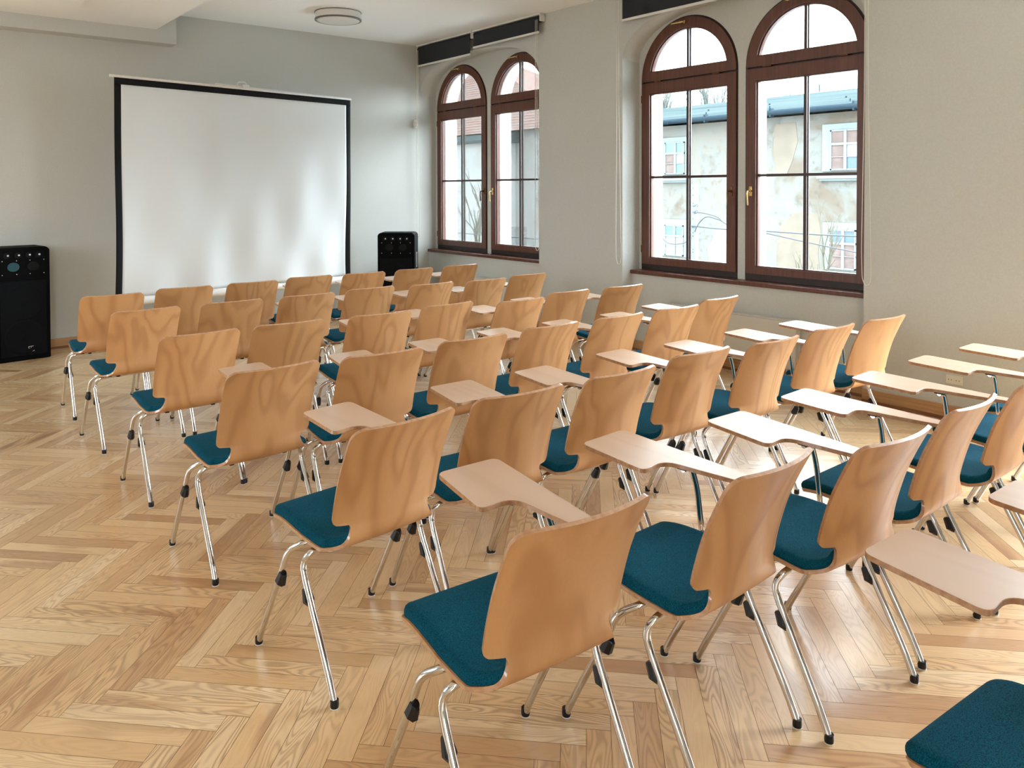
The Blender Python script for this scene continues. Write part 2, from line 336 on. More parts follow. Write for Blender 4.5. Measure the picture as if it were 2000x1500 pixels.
def wall_right():
    bm = bmesh.new(); XS = 5.985      # spandrel face that holds the windows
    edges = []
    for c, h in NICHES: edges += ([c+h] if edges else [])+[c-h]
    edges.append(YB-.3)
    for i in range(0, len(edges), 2):
        if edges[i]-edges[i+1] > .001: box(bm, (XR, edges[i+1], -.12), (XO, edges[i], ZC))
    for c, h in NICHES:
        box(bm, (5.87, c-h, -.12), (XO, c+h, .775))       # parapet under the sill
        K = 48                                            # head of the niche, cut to the flat arch
        ys = [c-h*math.cos(PI*k/K) for k in range(K+1)]
        A = [bm.verts.new((XR,y,arch(y-c,h))) for y in ys]; B_ = [bm.verts.new((XS,y,arch(y-c,h))) for y in ys]; T = [bm.verts.new((XR,y,ZC)) for y in ys]
        for k in range(K):
            bm.faces.new((A[k+1],A[k],T[k],T[k+1])); f = bm.faces.new((A[k],A[k+1],B_[k+1],B_[k])); f.smooth = True
        # spandrel with the two arched openings
        ww = [w for w in WINS if abs(w[0]-c) < h]
        cuts = {round(c-h,5), round(c+h,5)}
        for yc, r in ww:
            for k in range(41): cuts.add(round(yc-(r-.012)*math.cos(PI*k/40),5))
        cuts = sorted(cuts)
        def top(y):
            for yc, r in ww:
                r2 = r-.012
                if abs(y-yc) <= r2+1e-4: return ZS+math.sqrt(max(0, r2*r2-(y-yc)**2))
            return None
        for a, b in zip(cuts, cuts[1:]):
            mid = top((a+b)/2)
            if mid is None: za = zb = .775
            else: za, zb = top(a), top(b)
            F = [bm.verts.new((XS,a,za)), bm.verts.new((XS,b,zb)), bm.verts.new((XS,b,ZC)), bm.verts.new((XS,a,ZC))]; bm.faces.new(F[::-1])
            G = [bm.verts.new((XO,a,za)), bm.verts.new((XO,b,zb)), bm.verts.new((XO,b,ZC)), bm.verts.new((XO,a,ZC))]; f = bm.faces.new(G); f.material_index = 1
            f = bm.faces.new((F[0],F[1],G[1],G[0])); f.material_index = 1; f.smooth = True
        for yc, r in ww:
            for y in (yc-r+.012, yc+r-.012):
                f = bm.faces.new([bm.verts.new(p) for p in ((XS,y,.775),(XO,y,.775),(XO,y,ZS),(XS,y,ZS))]); f.material_index = 1
    struct('wall_right', bm, [M['wall'], M['ext_paint']])
wall_right()
# dropped bulkhead and wide beam in the left of the ceiling
bm = bmesh.new(); box(bm, (XL, YB, 3.235), (2.36, 8.62, ZC)); struct('trim_1', bm, M['ceil'])
bm = bmesh.new(); box(bm, (XL, 8.60, 3.10), (2.56, YF, ZC)); struct('trim_2', bm, M['wall'])
bm = bmesh.new(); box(bm, (XL, YB, 3.17), (1.45, 7.95, 3.235)); struct('trim_3', bm, M['ceil'])
def baseboard(name, segs):
    bm = bmesh.new()
    for (x0,y0),(x1,y1) in segs:
        box(bm, (x0,y0,.016), (x1,y1,.10), 0, .003); e = .006
        ax = abs(x1-x0) < abs(y1-y0)
        if ax: box(bm, (min(x0,x1)-e,y0,0), (max(x0,x1),y1,.022), 1)
        else: box(bm, (x0,min(y0,y1)-e,0), (x1,max(y0,y1),.022), 1)
    struct(name, bm, [M['base'], M['base_foot']])
baseboard('baseboard_front', [((XL,YF-.018),(5.85,YF))])
segs = []
pier = [(6.45,5.24),(2.88,1.67),(-.69,YB)]
for a, b in pier: segs.append(((XR-.018,b-.0),(XR,a+.0)))
for c, h in NICHES: segs.append(((5.852,c-h),(5.87,c+h)))
baseboard('baseboard_right', segs)
# ------------------------------------------------------------------ SILLS
for i, (c, h) in enumerate(NICHES[:2]):
    bm = bmesh.new(); box(bm, (5.845, c-h+.001, .742), (6.0, c+h-.001, .778), 0, .006)
    tag(obj('window_sill', bm, M['brown']), ['dark brown wooden sill under the far pair of arched windows', 'dark brown wooden sill under the near pair of arched windows'][i], 'window sill')
# ------------------------------------------------------------------ WINDOWS
def outline(yc, r, z0, zs, K=28):
    pts = [(yc-r, z0), (yc+r, z0)] + [(yc+r*math.cos(PI*k/K), zs+r*math.sin(PI*k/K)) for k in range(K+1)]
    return pts
def half(yc, r, z0, zs, K=28):
    # closed D shape : straight foot at z0, arc of radius r about zs
    a0 = math.asin(max(-1, min(1, (z0-zs)/r))); pts = []
    for k in range(K+1):
        a = a0 + (PI-2*a0)*k/K; pts.append((yc+r*math.cos(a), zs+r*math.sin(a)))
    return pts
def make_window(idx, yc, r, hside, dark_handle):
    e = empty('window_%d' % idx, (6.0, yc, ZB), kind='structure')
    def add(name, bm, m, parent=e, smooth=False):
        bmesh.ops.translate(bm, verts=bm.verts[:], vec=(-6.0,-yc,-ZB)); bmesh.ops.recalc_face_normals(bm, faces=bm.faces[:])
        o = obj(name, bm, m, parent, smooth); return o
    bm = bmesh.new(); ringband(bm, outline(yc, r, ZB-.01, ZS), outline(yc, r-.036, ZB+.056, ZS), 5.988, 6.075)
    box(bm, (6.0, yc-r+.03, 2.565), (6.07, yc+r-.03, 2.635)); add('window_frame', bm, M['brown_dark'])
    # lower sash
    R2 = r-.028; bm = bmesh.new()
    o = [(yc-R2,.835),(yc+R2,.835),(yc+R2,2.588),(yc-R2,2.588)]; i_ = [(yc-.44,.895),(yc+.44,.895),(yc+.44,2.485),(yc-.44,2.485)]
    ringband(bm, o, i_, 5.972, 6.045); s = add('window_sash', bm, M['brown'])
    bm = bmesh.new()
    ringband(bm, [(yc-.44,.895),(yc+.44,.895),(yc+.44,2.485),(yc-.44,2.485)], [(yc-.43,.905),(yc+.43,.905),(yc+.43,2.475),(yc-.43,2.475)], 5.99, 6.03)
    obj_ = add('glazing_bead', bm, M['brown'], s)
    for x0, x1 in ((5.992,6.004),(6.024,6.036)):
        bm = bmesh.new(); box(bm, (x0, yc-.0125, .90), (x1, yc+.0125, 2.48)); box(bm, (x0+.001, yc-.435, 1.668), (x1+.001, yc+.435, 1.690)); add('glazing_bar', bm, M['muntin'], s)
    bm = bmesh.new(); box(bm, (6.010, yc-.436, .90), (6.014, yc+.436, 2.48)); add('glass_pane', bm, M['glass'], s)
    # fanlight
    bm = bmesh.new(); ringband(bm, half(yc, R2, 2.604, ZS), half(yc, .44, 2.69, ZS), 5.972, 6.045); f = add('fanlight_sash', bm, M['brown'])
    bm = bmesh.new(); ringband(bm, half(yc, .44, 2.69, ZS), half(yc, .43, 2.70, ZS), 5.99, 6.03); add('glazing_bead', bm, M['brown'], f)
    for x0, x1 in ((5.992,6.004),(6.024,6.036)):
        bm = bmesh.new(); box(bm, (x0, yc-.0125, 2.69), (x1, yc+.0125, ZS+.439)); add('glazing_bar', bm, M['muntin'], f)
    bm = bmesh.new(); prism(bm, half(yc, .437, 2.692, ZS), 'x', 6.010, 6.014); add('glass_pane', bm, M['glass'], f)
    # hinges on the transom line
    for dy in (-.33, .33):
        bm = bmesh.new(); tube(bm, [(5.966, yc+dy-.038, 2.597), (5.966, yc+dy+.038, 2.597)], .0075, 8); add('hinge', bm, M['bronze'])
    # handle on the meeting stile
    hy = yc+hside*(.487); m = M['bronze'] if dark_handle else M['brass']; bm = bmesh.new()
    tube(bm, [(5.972,hy,1.545),(5.955,hy,1.545)], [.017,.015], 14); box(bm, (5.966,hy-.016,1.50), (5.973,hy+.016,1.585), 0, .003)
    tube(bm, smoothpath([(5.955,hy,1.545),(5.918,hy,1.545),(5.915,hy,1.52),(5.925,hy,1.425)], .02), .0075, 10); add('window_handle', bm, m, s, smooth='auto')
    # fanlight latch
    bm = bmesh.new(); zt = ZS+.487; tube(bm, [(5.972,yc+.01,zt),(5.95,yc+.01,zt)], .014, 12); tube(bm, smoothpath([(5.95,yc+.01,zt),(5.925,yc+.01,zt),(5.92,yc+.135,zt-.004)], .015), .0065, 10)
    add('fanlight_handle', bm, M['brass'], f, smooth='auto')
    # espagnolette hinge pins on the hanging side
    bm = bmesh.new()
    for z in (.98, 2.44): tube(bm, [(5.975, yc-hside*(R2+.006), z-.035), (5.975, yc-hside*(R2+.006), z+.035)], .007, 8)
    add('side_hinge', bm, M['bronze'])
for i, (yc, r) in enumerate(WINS[:4]): make_window(i+1, yc, r, -1 if i % 2 == 0 else 1, i % 2 == 0)
# outer stone sills
for i, (yc, r) in enumerate(WINS[:4]):
    bm = bmesh.new(); box(bm, (6.08, yc-r+.02, .745), (6.36, yc+r-.02, .80)); struct('trim_%d' % (i+4), bm, M['ext_paint'])
# ------------------------------------------------------------------ ROLLER BLINDS
def blind(y0, y1, zb, label, chain_y, zc=.83, loop=True, xo=5.70):
    e = empty('roller_blind', (xo, (y0+y1)/2, ZC), label=label, cat='blind', group='charcoal roller blinds at the ceiling'); o_ = Vector((xo,(y0+y1)/2,ZC))
    def add(name, bm, m, smooth=False):
        bmesh.ops.translate(bm, verts=bm.verts[:], vec=-o_); return obj(name, bm, m, e, smooth)
    bm = bmesh.new(); box(bm, (xo-.035,y0,ZC-.018), (xo+.035,y1,ZC-.001)); add('rail', bm, M['white_metal'])
    bm = bmesh.new(); tube(bm, [(xo,y0+.02,ZC-.056),(xo,y1-.02,ZC-.056)], .034, 20); add('roller', bm, M['blind'])
    bm = bmesh.new(); box(bm, (xo-.0345,y0+.025,zb+.02), (xo-.032,y1-.025,ZC-.056)); add('fabric', bm, M['blind'])
    bm = bmesh.new(); box(bm, (xo-.040,y0+.02,zb), (xo-.028,y1-.02,zb+.024), 0, .004); add('bottom_bar', bm, M['white_metal'])
    for y in (y0, y1-.014):
        bm = bmesh.new(); box(bm, (xo-.036,y,ZC-.088), (xo+.036,y+.014,ZC-.018), 0, .006); add('end_bracket', bm, M['white_metal'])
    if chain_y is not None:
        bm = bmesh.new(); x = xo-.043; top = ZC-.07
        pts = [(x,chain_y+.012,top),(x,chain_y+.014,2.2),(x+.006,chain_y+.03,zc+.25),(x,chain_y+.02,zc+.05),(x,chain_y-.005,zc),(x,chain_y-.035,zc+.015),(x,chain_y-.045,zc+.08),(x,chain_y-.03,1.6),(x,chain_y-.012,2.4),(x,chain_y-.012,top)]
        tube(bm, smoothpath(pts, .06, 5), .0028, 6, caps=False); add('pull_chain', bm, M['outlet'])
blind(7.575, 8.775, 3.165, 'left roller blind at the ceiling corner beside the screen wall, hanging slightly lower', 8.735, .95)
blind(6.345, 7.555, 3.235, 'shorter roller blind at the ceiling with a chain, over the second far window', 6.40, .90)
blind(4.09, 5.20, 3.155, 'roller blind at the top edge of the photo over the near pair of windows', 5.225, .84)
blind(2.90, 4.07, 3.30, 'roller blind above the nearest window, only its pull chain in view', 2.83, .86)
# ------------------------------------------------------------------ RADIATORS
for i, (y0, y1) in enumerate(((6.75,8.35),(3.45,4.75))):
    e = empty('panel_radiator', (5.80,(y0+y1)/2,.0), label=['white panel radiator under the far pair of windows','white panel radiator under the near pair of windows'][i], cat='radiator', group='panel radiators under the windows')
    def add(n, bm, m, o_=Vector((5.80,(y0+y1)/2,0)), e=e):
        bmesh.ops.translate(bm, verts=bm.verts[:], vec=-o_); return obj(n, bm, m, e)
    bm = bmesh.new(); box(bm, (5.795,y0,.115), (5.812,y1,.495), 0, .004); add('front_panel', bm, M['radiator'])
    bm = bmesh.new(); box(bm, (5.795,y0,.497), (5.862,y1,.507), 0, .002); add('top_grille', bm, M['radiator'])
    bm = bmesh.new(); box(bm, (5.812,y0,.115), (5.862,y0+.012,.5)); box(bm, (5.812,y1-.012,.115), (5.862,y1,.5)); add('side_panel', bm, M['radiator'])
    bm = bmesh.new(); box(bm, (5.825,y0+.1,.12), (5.868,y0+.14,.45)); box(bm, (5.825,y1-.14,.12), (5.868,y1-.1,.45)); add('wall_bracket', bm, M['radiator'])
    bm = bmesh.new(); tube(bm, [(5.835,y0+.05,.0),(5.835,y0+.05,.13)], .009, 10); tube(bm, [(5.835,y0+.10,.0),(5.835,y0+.10,.13)], .009, 10); add('supply_pipe', bm, M['radiator'])
# ------------------------------------------------------------------ OUTLET
e = empty('wall_outlet', (XR,2.258,.275), label='cream double power socket low on the window wall, right of the near windows', cat='power socket')
bm = bmesh.new(); box(bm, (-.012,-.052,-.030), (0,.052,.030), 0, .004); obj('cover_plate', bm, M['outlet'], e)
for dy in (-.024, .024):
    bm = bmesh.new(); prism(bm, [(dy+.018*math.cos(a*PI/10), .018*math.sin(a*PI/10)) for a in range(20)], 'x', -.0135, -.011); s = obj('socket', bm, M['outlet'], e)
    bm = bmesh.new()
    for k in (-.009, .009): prism(bm, [(dy+k+.003*math.cos(a*PI/4), .003*math.sin(a*PI/4)) for a in range(8)], 'x', -.0145, -.013)
    obj('pin_hole', bm, M['hole'], s)
# ------------------------------------------------------------------ CEILING LAMP
e = empty('ceiling_lamp', (3.95,7.64,ZC), label='round flat white ceiling lamp with a thin grey rim', cat='ceiling lamp')
bm = bmesh.new(); lathe(bm, [(.235,0),(.235,-.006),(.24,-.008),(.24,-.075)], 48); obj('lamp_body', bm, M['lamp'], e, 'auto')
bm = bmesh.new(); lathe(bm, [(.236,0),(.247,-.001),(.247,-.006),(.236,-.008)], 48); obj('mounting_ring', bm, M['rim'], e)
bm = bmesh.new(); lathe(bm, [(.236,-.073),(.247,-.074),(.247,-.086),(.226,-.089),(.224,-.080)], 48); obj('rim', bm, M['rim'], e)
bm = bmesh.new(); lathe(bm, [(.225,-.08),(.2245,-.088),(.19,-.094),(.10,-.098),(.01,-.099)], 48); obj('diffuser', bm, M['lamp'], e, True)
# ------------------------------------------------------------------ MOTION SENSOR
e = empty('motion_sensor', (5.655,YF,2.43), label='small white motion sensor on the screen wall near the window corner', cat='sensor')
bm = bmesh.new(); box(bm, (-.03,-.022,-.055), (.03,0,.055), 0, .008); obj('housing', bm, M['white_metal'], e, 'auto')
bm = bmesh.new(); lathe(bm, [(.004,.028),(.018,.022),(.026,.0),(.026,-.03),(.012,-.04)], 16, c=(0,-.024,0)); obj('lens', bm, M['lamp'], e, True)
# ------------------------------------------------------------------ PROJECTION SCREEN on a tripod
A = Vector((1.78,7.87,0)); B = Vector((4.435,8.285,0)); SW = (B-A).length; rz = math.atan2((B-A).y, (B-A).x); mid = (A+B)/2
e = empty('projection_screen', (mid.x,mid.y,0), rz, 'large white projection screen with a black border on a tripod by the front wall', 'projector screen')
h = SW/2; zt, zb = 2.61, .60; bw = .062
def sag(x, z):   # soft wrinkles of the fabric, strongest near the foot
    t = max(0, (zt-z)/(zt-zb)); return -.0+t*(.022*math.sin(5.2*x+1.2+.8*t)+.012*math.sin(13*x-2.5*z)+.014*math.sin(9.0*(x+.38*z)))
def sheet(xs, zs, y=0.0):
    bm = bmesh.new(); G = [[bm.verts.new((x, y+sag(x,z), z)) for x in xs] for z in zs]
    for i in range(len(zs)-1):
        for j in range(len(xs)-1):
            f = bm.faces.new((G[i][j],G[i][j+1],G[i+1][j+1],G[i+1][j])); f.smooth = True
    return bm
lin = lambda a, b, n: [a+(b-a)*k/n for k in range(n+1)]
sh = obj('screen_fabric', sheet(lin(-h+bw,h-bw,90), lin(zb-.03,zt-bw,60)), M['screen'], e); m = sh.modifiers.new('thick', 'SOLIDIFY'); m.thickness = .001
bd = bmesh.new()
for xs, zs in ((lin(-h,h,90), lin(zt-bw,zt,3)), (lin(-h,-h+bw,3), lin(zb-.03,zt-bw,60)), (lin(h-bw,h,3), lin(zb-.03,zt-bw,60))):
    s = sheet(xs, zs); me = bpy.data.meshes.new('t'); s.to_mesh(me); s.free(); bd.from_mesh(me); bpy.data.meshes.remove(me)
o = obj('black_border', bd, M['screen_black'], e); m = o.modifiers.new('thick', 'SOLIDIFY'); m.thickness = .001
bm = bmesh.new(); tube(bm, smoothpath([(-h-.04,.004,zt+.012),(h+.01,.004,zt+.012)], .01), .013, 14); obj('top_bar', bm, M['white_metal'], e)
bm = bmesh.new(); tube(bm, [(-h*.25,.03,zt+.034),(h*.62,.03,zt+.022)], .010, 12); obj('support_arm', bm, M['white_metal'], e)
bm = bmesh.new(); tube(bm, smoothpath([(-.09,.02,zt+.03),(-.085,.02,zt+.075),(.0,.02,zt+.085),(.03,.02,zt+.03)], .02), .006, 8); box(bm, (-.03,-.0,zt+.012), (.04,.035,zt+.055), 0, .004); obj('hanging_hook', bm, M['white_metal'], e)
bm = bmesh.new(); tube(bm, [(-h-.01,.0,zb-.075),(h+.01,.0,zb-.075)], .042, 24); obj('roll_case', bm, M['white_metal'], e, 'auto')
for s in (-1, 1):
    bm = bmesh.new(); tube(bm, [(s*(h+.008),0,zb-.075),(s*(h+.03),0,zb-.075)], .045, 24); obj('end_cap', bm, M['black'], e)
bm = bmesh.new(); tube(bm, [(0,.075,.18),(0,.075,zt+.03)], .014, 14); obj('pole', bm, M['silver'], e)
bm = bmesh.new(); box(bm, (-.03,.02,zb-.10), (.03,.1,zb-.04), 0, .005); obj('clamp', bm, M['black'], e)
for k in range(3):
    a = PI/2+k*2*PI/3; bm = bmesh.new()
    tube(bm, [(0,.075,.62),(.22*math.cos(a),.075+.22*math.sin(a)*.9,.34),(.42*math.cos(a),.075+.40*math.sin(a),.008)], .011, 10); obj('leg', bm, M['silver'], e)
# ------------------------------------------------------------------ LOUDSPEAKERS
def speaker(name, loc, rz, label, horn_mat):
    e = empty(name, loc, rz, label, 'loudspeaker'); w, d, H = .225, .34, 1.045      # front faces local -y
    bm = bmesh.new(); prof = [(-w,-.0),(w,0),(w+.0,.05),(w-.02,d),(-w+.02,d),(-w,.05)]
    prism(bm, [(-w,.0),(w,.0),(w,H-.025),(w-.03,H),(-w+.03,H),(-w,H-.025)], 'y', 0, d)
    bmesh.ops.bevel(bm, geom=bm.edges[:], offset=.006, segments=2, affect='EDGES'); obj('cabinet', bm, M['cabinet'], e)
    bm = bmesh.new(); box(bm, (-w+.035,-.014,.045), (w-.035,.0,.74), 0, .005); g = obj('grille', bm, M['grille'], e)
    bm = bmesh.new(); box(bm, (-w+.035,-.006,.77), (w-.035,.0,H-.03), 0, .003); obj('horn_panel', bm, M['cabinet'], e)
    for z in (.22, .53):
        bm = bmesh.new(); K = 28
        for r0, r1, y0, y1 in ((.165,.155,-.0145,-.018),(.155,.10,-.018,-.0155),(.10,.04,-.0155,-.0148),(.04,.005,-.0148,-.02)):
            a = [bm.verts.new((r0*math.cos(2*PI*k/K), y0, z+r0*math.sin(2*PI*k/K)*.95)) for k in range(K)]; b = [bm.verts.new((r1*math.cos(2*PI*k/K), y1, z+r1*math.sin(2*PI*k/K)*.95)) for k in range(K)]
            for k in range(K): bm.faces.new((a[k],a[(k+1)%K],b[(k+1)%K],b[k])).smooth = True
        obj('woofer', bm, M['grille'], e)
    for x in (-.135,-.045,.045,.125):
        bm = bmesh.new(); disc_y(bm, (x,-.005,.972), .028, .006, 18); t = obj('tweeter', bm, M['cone'], e)
        bm = bmesh.new(); disc_y(bm, (x+.008,-.010,.975), .008, .007, 12); obj('dome', bm, M['silver'], t)
    for i, x in enumerate((-.082,.082)):
        bm = bmesh.new(); K = 12; pts = [(x+.05*math.cos(2*PI*k/K), .868+.042*math.sin(2*PI*k/K)) for k in range(K)]; prism(bm, pts, 'y', -.006, -.012); obj('horn', bm, horn_mat if i == 0 else M['cone'], e)
    bm = bmesh.new()
    for x in (-.172,-.055,.055,.172):
        for z in (.925,.80): disc_y(bm, (x,-.005,z), .004, .003, 8)
    obj('screw', bm, M['silver'], e)
    # square badge: a thin frame around a ringed monogram
    bm = bmesh.new(); cx, cz = .055, .105; s = .024
    def yb(u0, u1, v0, v1): box(bm, (cx+u0, -.0165, cz+v0), (cx+u1, -.0145, cz+v1))
    yb(-s,s,s-.003,s); yb(-s,s,-s,-s+.003); yb(-s,-s+.003,-s,s); yb(s-.003,s,-s,s)
    for dx in (-.0072, .0072):
        K = 16
        for k in range(K):
            a0, a1 = 2*PI*k/K, 2*PI*(k+1)/K
            q = [(cx+dx+rr*math.cos(a), -.0166, cz-.001+rr*1.05*math.sin(a)) for rr, a in ((.0085,a0),(.0085,a1),(.0048,a1),(.0048,a0))]; bm.faces.new([bm.verts.new(p) for p in q])
    yb(-.0018,.0018,-.009,.017)
    obj('badge', bm, M['white_metal'], e)
    for sx in (-1, 1):
        bm = bmesh.new(); ringband(bm, [(.12,.62),(.20,.62),(.20,.80),(.12,.80)], [(.132,.632),(.188,.632),(.188,.788),(.132,.788)], sx*(w-.001), sx*(w+.006)); bmesh.ops.recalc_face_normals(bm, faces=bm.faces[:]); hd = obj('handle', bm, M['silver'], e)
        bm = bmesh.new(); box(bm, (sx*(w-.002),.132,.632), (sx*(w+.002),.188,.788)); obj('handle_recess', bm, M['hole'], hd)
    return e
speaker('loudspeaker', (1.092,8.352,0), math.radians(7.8), 'tall black loudspeaker on the floor at the left edge of the photo', M['teal_horn'])
speaker('loudspeaker', (4.995,8.205,0), math.radians(-40), 'black loudspeaker in the corner between the screen and the windows', M['cone'])
# ------------------------------------------------------------------ CHAIRS
PROF = [(.512,.436),(.508,.444),(.497,.4515),(.475,.457),(.44,.460),(.38,.459),(.30,.454),(.22,.448),(.175,.445),(.145,.446),(.120,.452),(.100,.464),(.087,.482),(.080,.503),(.076,.53),(.070,.565),(.062,.60),(.050,.645),(.036,.69),(.020,.731),(.003,.77),(-.016,.81),(-.036,.85)]
# arc-length parametrised, smoothed centre line
def catmull(P, per=8):
    out = []
    for i in range(len(P)-1):
        p0, p1, p2, p3 = P[max(i-1,0)], P[i], P[i+1], P[min(i+2,len(P)-1)]
        for k in range(per):
            t = k/per; out.append(tuple(.5*((2*p1[j])+(-p0[j]+p2[j])*t+(2*p0[j]-5*p1[j]+4*p2[j]-p3[j])*t*t+(-p0[j]+3*p1[j]-3*p2[j]+p3[j])*t**3) for j in (0,1)))
    out.append(P[-1]); return out
CL = catmull(PROF); S_ = [0.0]
for a, b in zip(CL, CL[1:]): S_.append(S_[-1]+math.hypot(b[0]-a[0], b[1]-a[1]))
STOT = S_[-1]
def at_s(s):
    s = max(0, min(STOT, s)); i = 1
    while i < len(S_)-1 and S_[i] < s: i += 1
    t = (s-S_[i-1])/max(1e-9, S_[i]-S_[i-1]); return CL[i-1][0]+(CL[i][0]-CL[i-1][0])*t, CL[i-1][1]+(CL[i][1]-CL[i-1][1])*t
def s_of_z(z):       # on the rising part
    lo, hi = s_of_y(.10), STOT
    for _ in range(50):
        m_ = (lo+hi)/2
        if at_s(m_)[1] < z: lo = m_
        else: hi = m_
    return lo
def s_of_y(y):
    lo, hi = .03, .45
    for _ in range(50):
        m_ = (lo+hi)/2
        if at_s(m_)[0] > y: lo = m_
        else: hi = m_
    return lo
S_REAR = s_of_y(.142); S_NECK = s_of_z(.512); S_EAR = S_NECK+.013
def halfw(s):
    if s <= S_REAR:
        w = .203 + .022*min(1, s/.25)
        r = .055
        if s < r: w -= r-math.sqrt(max(0, r*r-(r-s)**2))
        r = .022
        if s > S_REAR-r: w -= .5*(r-math.sqrt(max(0, r*r-(s-S_REAR+r)**2)))
        return w
    if s <= S_NECK:
        t = (s-S_REAR)/(S_NECK-S_REAR); return .151 + .063*(1-t)**1.45
    q = s-S_EAR; w = .2035
    if q < 0: return .151+.004*((s-S_NECK)/.013)**2
    r = .024
    if q < r: w -= r-math.sqrt(max(0, r*r-(r-max(q,0))**2)) + max(0, .026*(1-q/.003)**2 if q < .003 else 0)
    r = .040; q2 = STOT-s
    if q2 < r: w -= r-math.sqrt(max(0, r*r-(r-q2)**2))
    return w
def surf(s, x, off=0.0):
    y, z = at_s(s); a = at_s(s-.004); b = at_s(s+.004); ty, tz = b[0]-a[0], b[1]-a[1]; l = math.hypot(ty,tz); ny, nz = tz/l, -ty/l   # upper / front side normal
    k = max(0, min(1, (s-S_NECK+.062)/.088)); k = k*k*(3-2*k)
    c = .036 if True else 0
    top_k = max(0, (s-S_NECK)/(STOT-S_NECK)); cc = .045-.008*top_k
    bow = k*cc*(x/.2)**2
    ks = 1-k; dish = ks*.006*(x/.22)**2 * min(1, s/.1)
    # plan curvature also turns the surface normal
    slope = k*2*cc*x/.04; nl = math.sqrt(1+slope*slope); nx = -slope/nl*k
    return Vector((x + off*nx*(1 if k>0 else 0), y+bow+off*ny/(nl if k>0 else 1), z+dish+off*nz))
def shell_part(s0, s1, rows, cols, th=.011, slist=None):
    bm = bmesh.new(); ss = slist or [s0+(s1-s0)*i/rows for i in range(rows+1)]
    T, Bt = [], []
    for s in ss:
        w = halfw(min(max(s, 1e-4), STOT-1e-4))
        xs = [w*math.sin(PI/2*(2*j/cols-1)) for j in range(cols+1)]
        T.append([bm.verts.new(surf(s,x,0)) for x in xs]); Bt.append([bm.verts.new(surf(s,x,-th)) for x in xs])
    n = len(ss)-1
    for i in range(n):
        for j in range(cols):
            f = bm.faces.new((T[i][j],T[i+1][j],T[i+1][j+1],T[i][j+1])); f.smooth = True
            f = bm.faces.new((Bt[i][j+1],Bt[i+1][j+1],Bt[i+1][j],Bt[i][j])); f.smooth = True
        for j, fl in ((0,0),(cols,1)):
            q = (T[i][j],Bt[i][j],Bt[i+1][j],T[i+1][j]); f = bm.faces.new(q if not fl else q[::-1]); f.material_index = 1
    for i, fl in ((0,0),(n,1)):
        for j in range(cols):
            q = (T[i][j+1],Bt[i][j+1],Bt[i][j],T[i][j]); f = bm.faces.new(q if not fl else q[::-1]); f.material_index = 1
    bmesh.ops.recalc_face_normals(bm, faces=bm.faces[:])
    return bm
def dense(s0, s1, base=.012, near=()):
    out = {round(s0,6), round(s1,6)}; s = s0
    while s < s1: out.add(round(s,6)); s += base
    for c, r in near:
        for k in range(-8, 9):
            v = c+r*k/8
            if s0 < v < s1: out.add(round(v,6))
    return sorted(out)
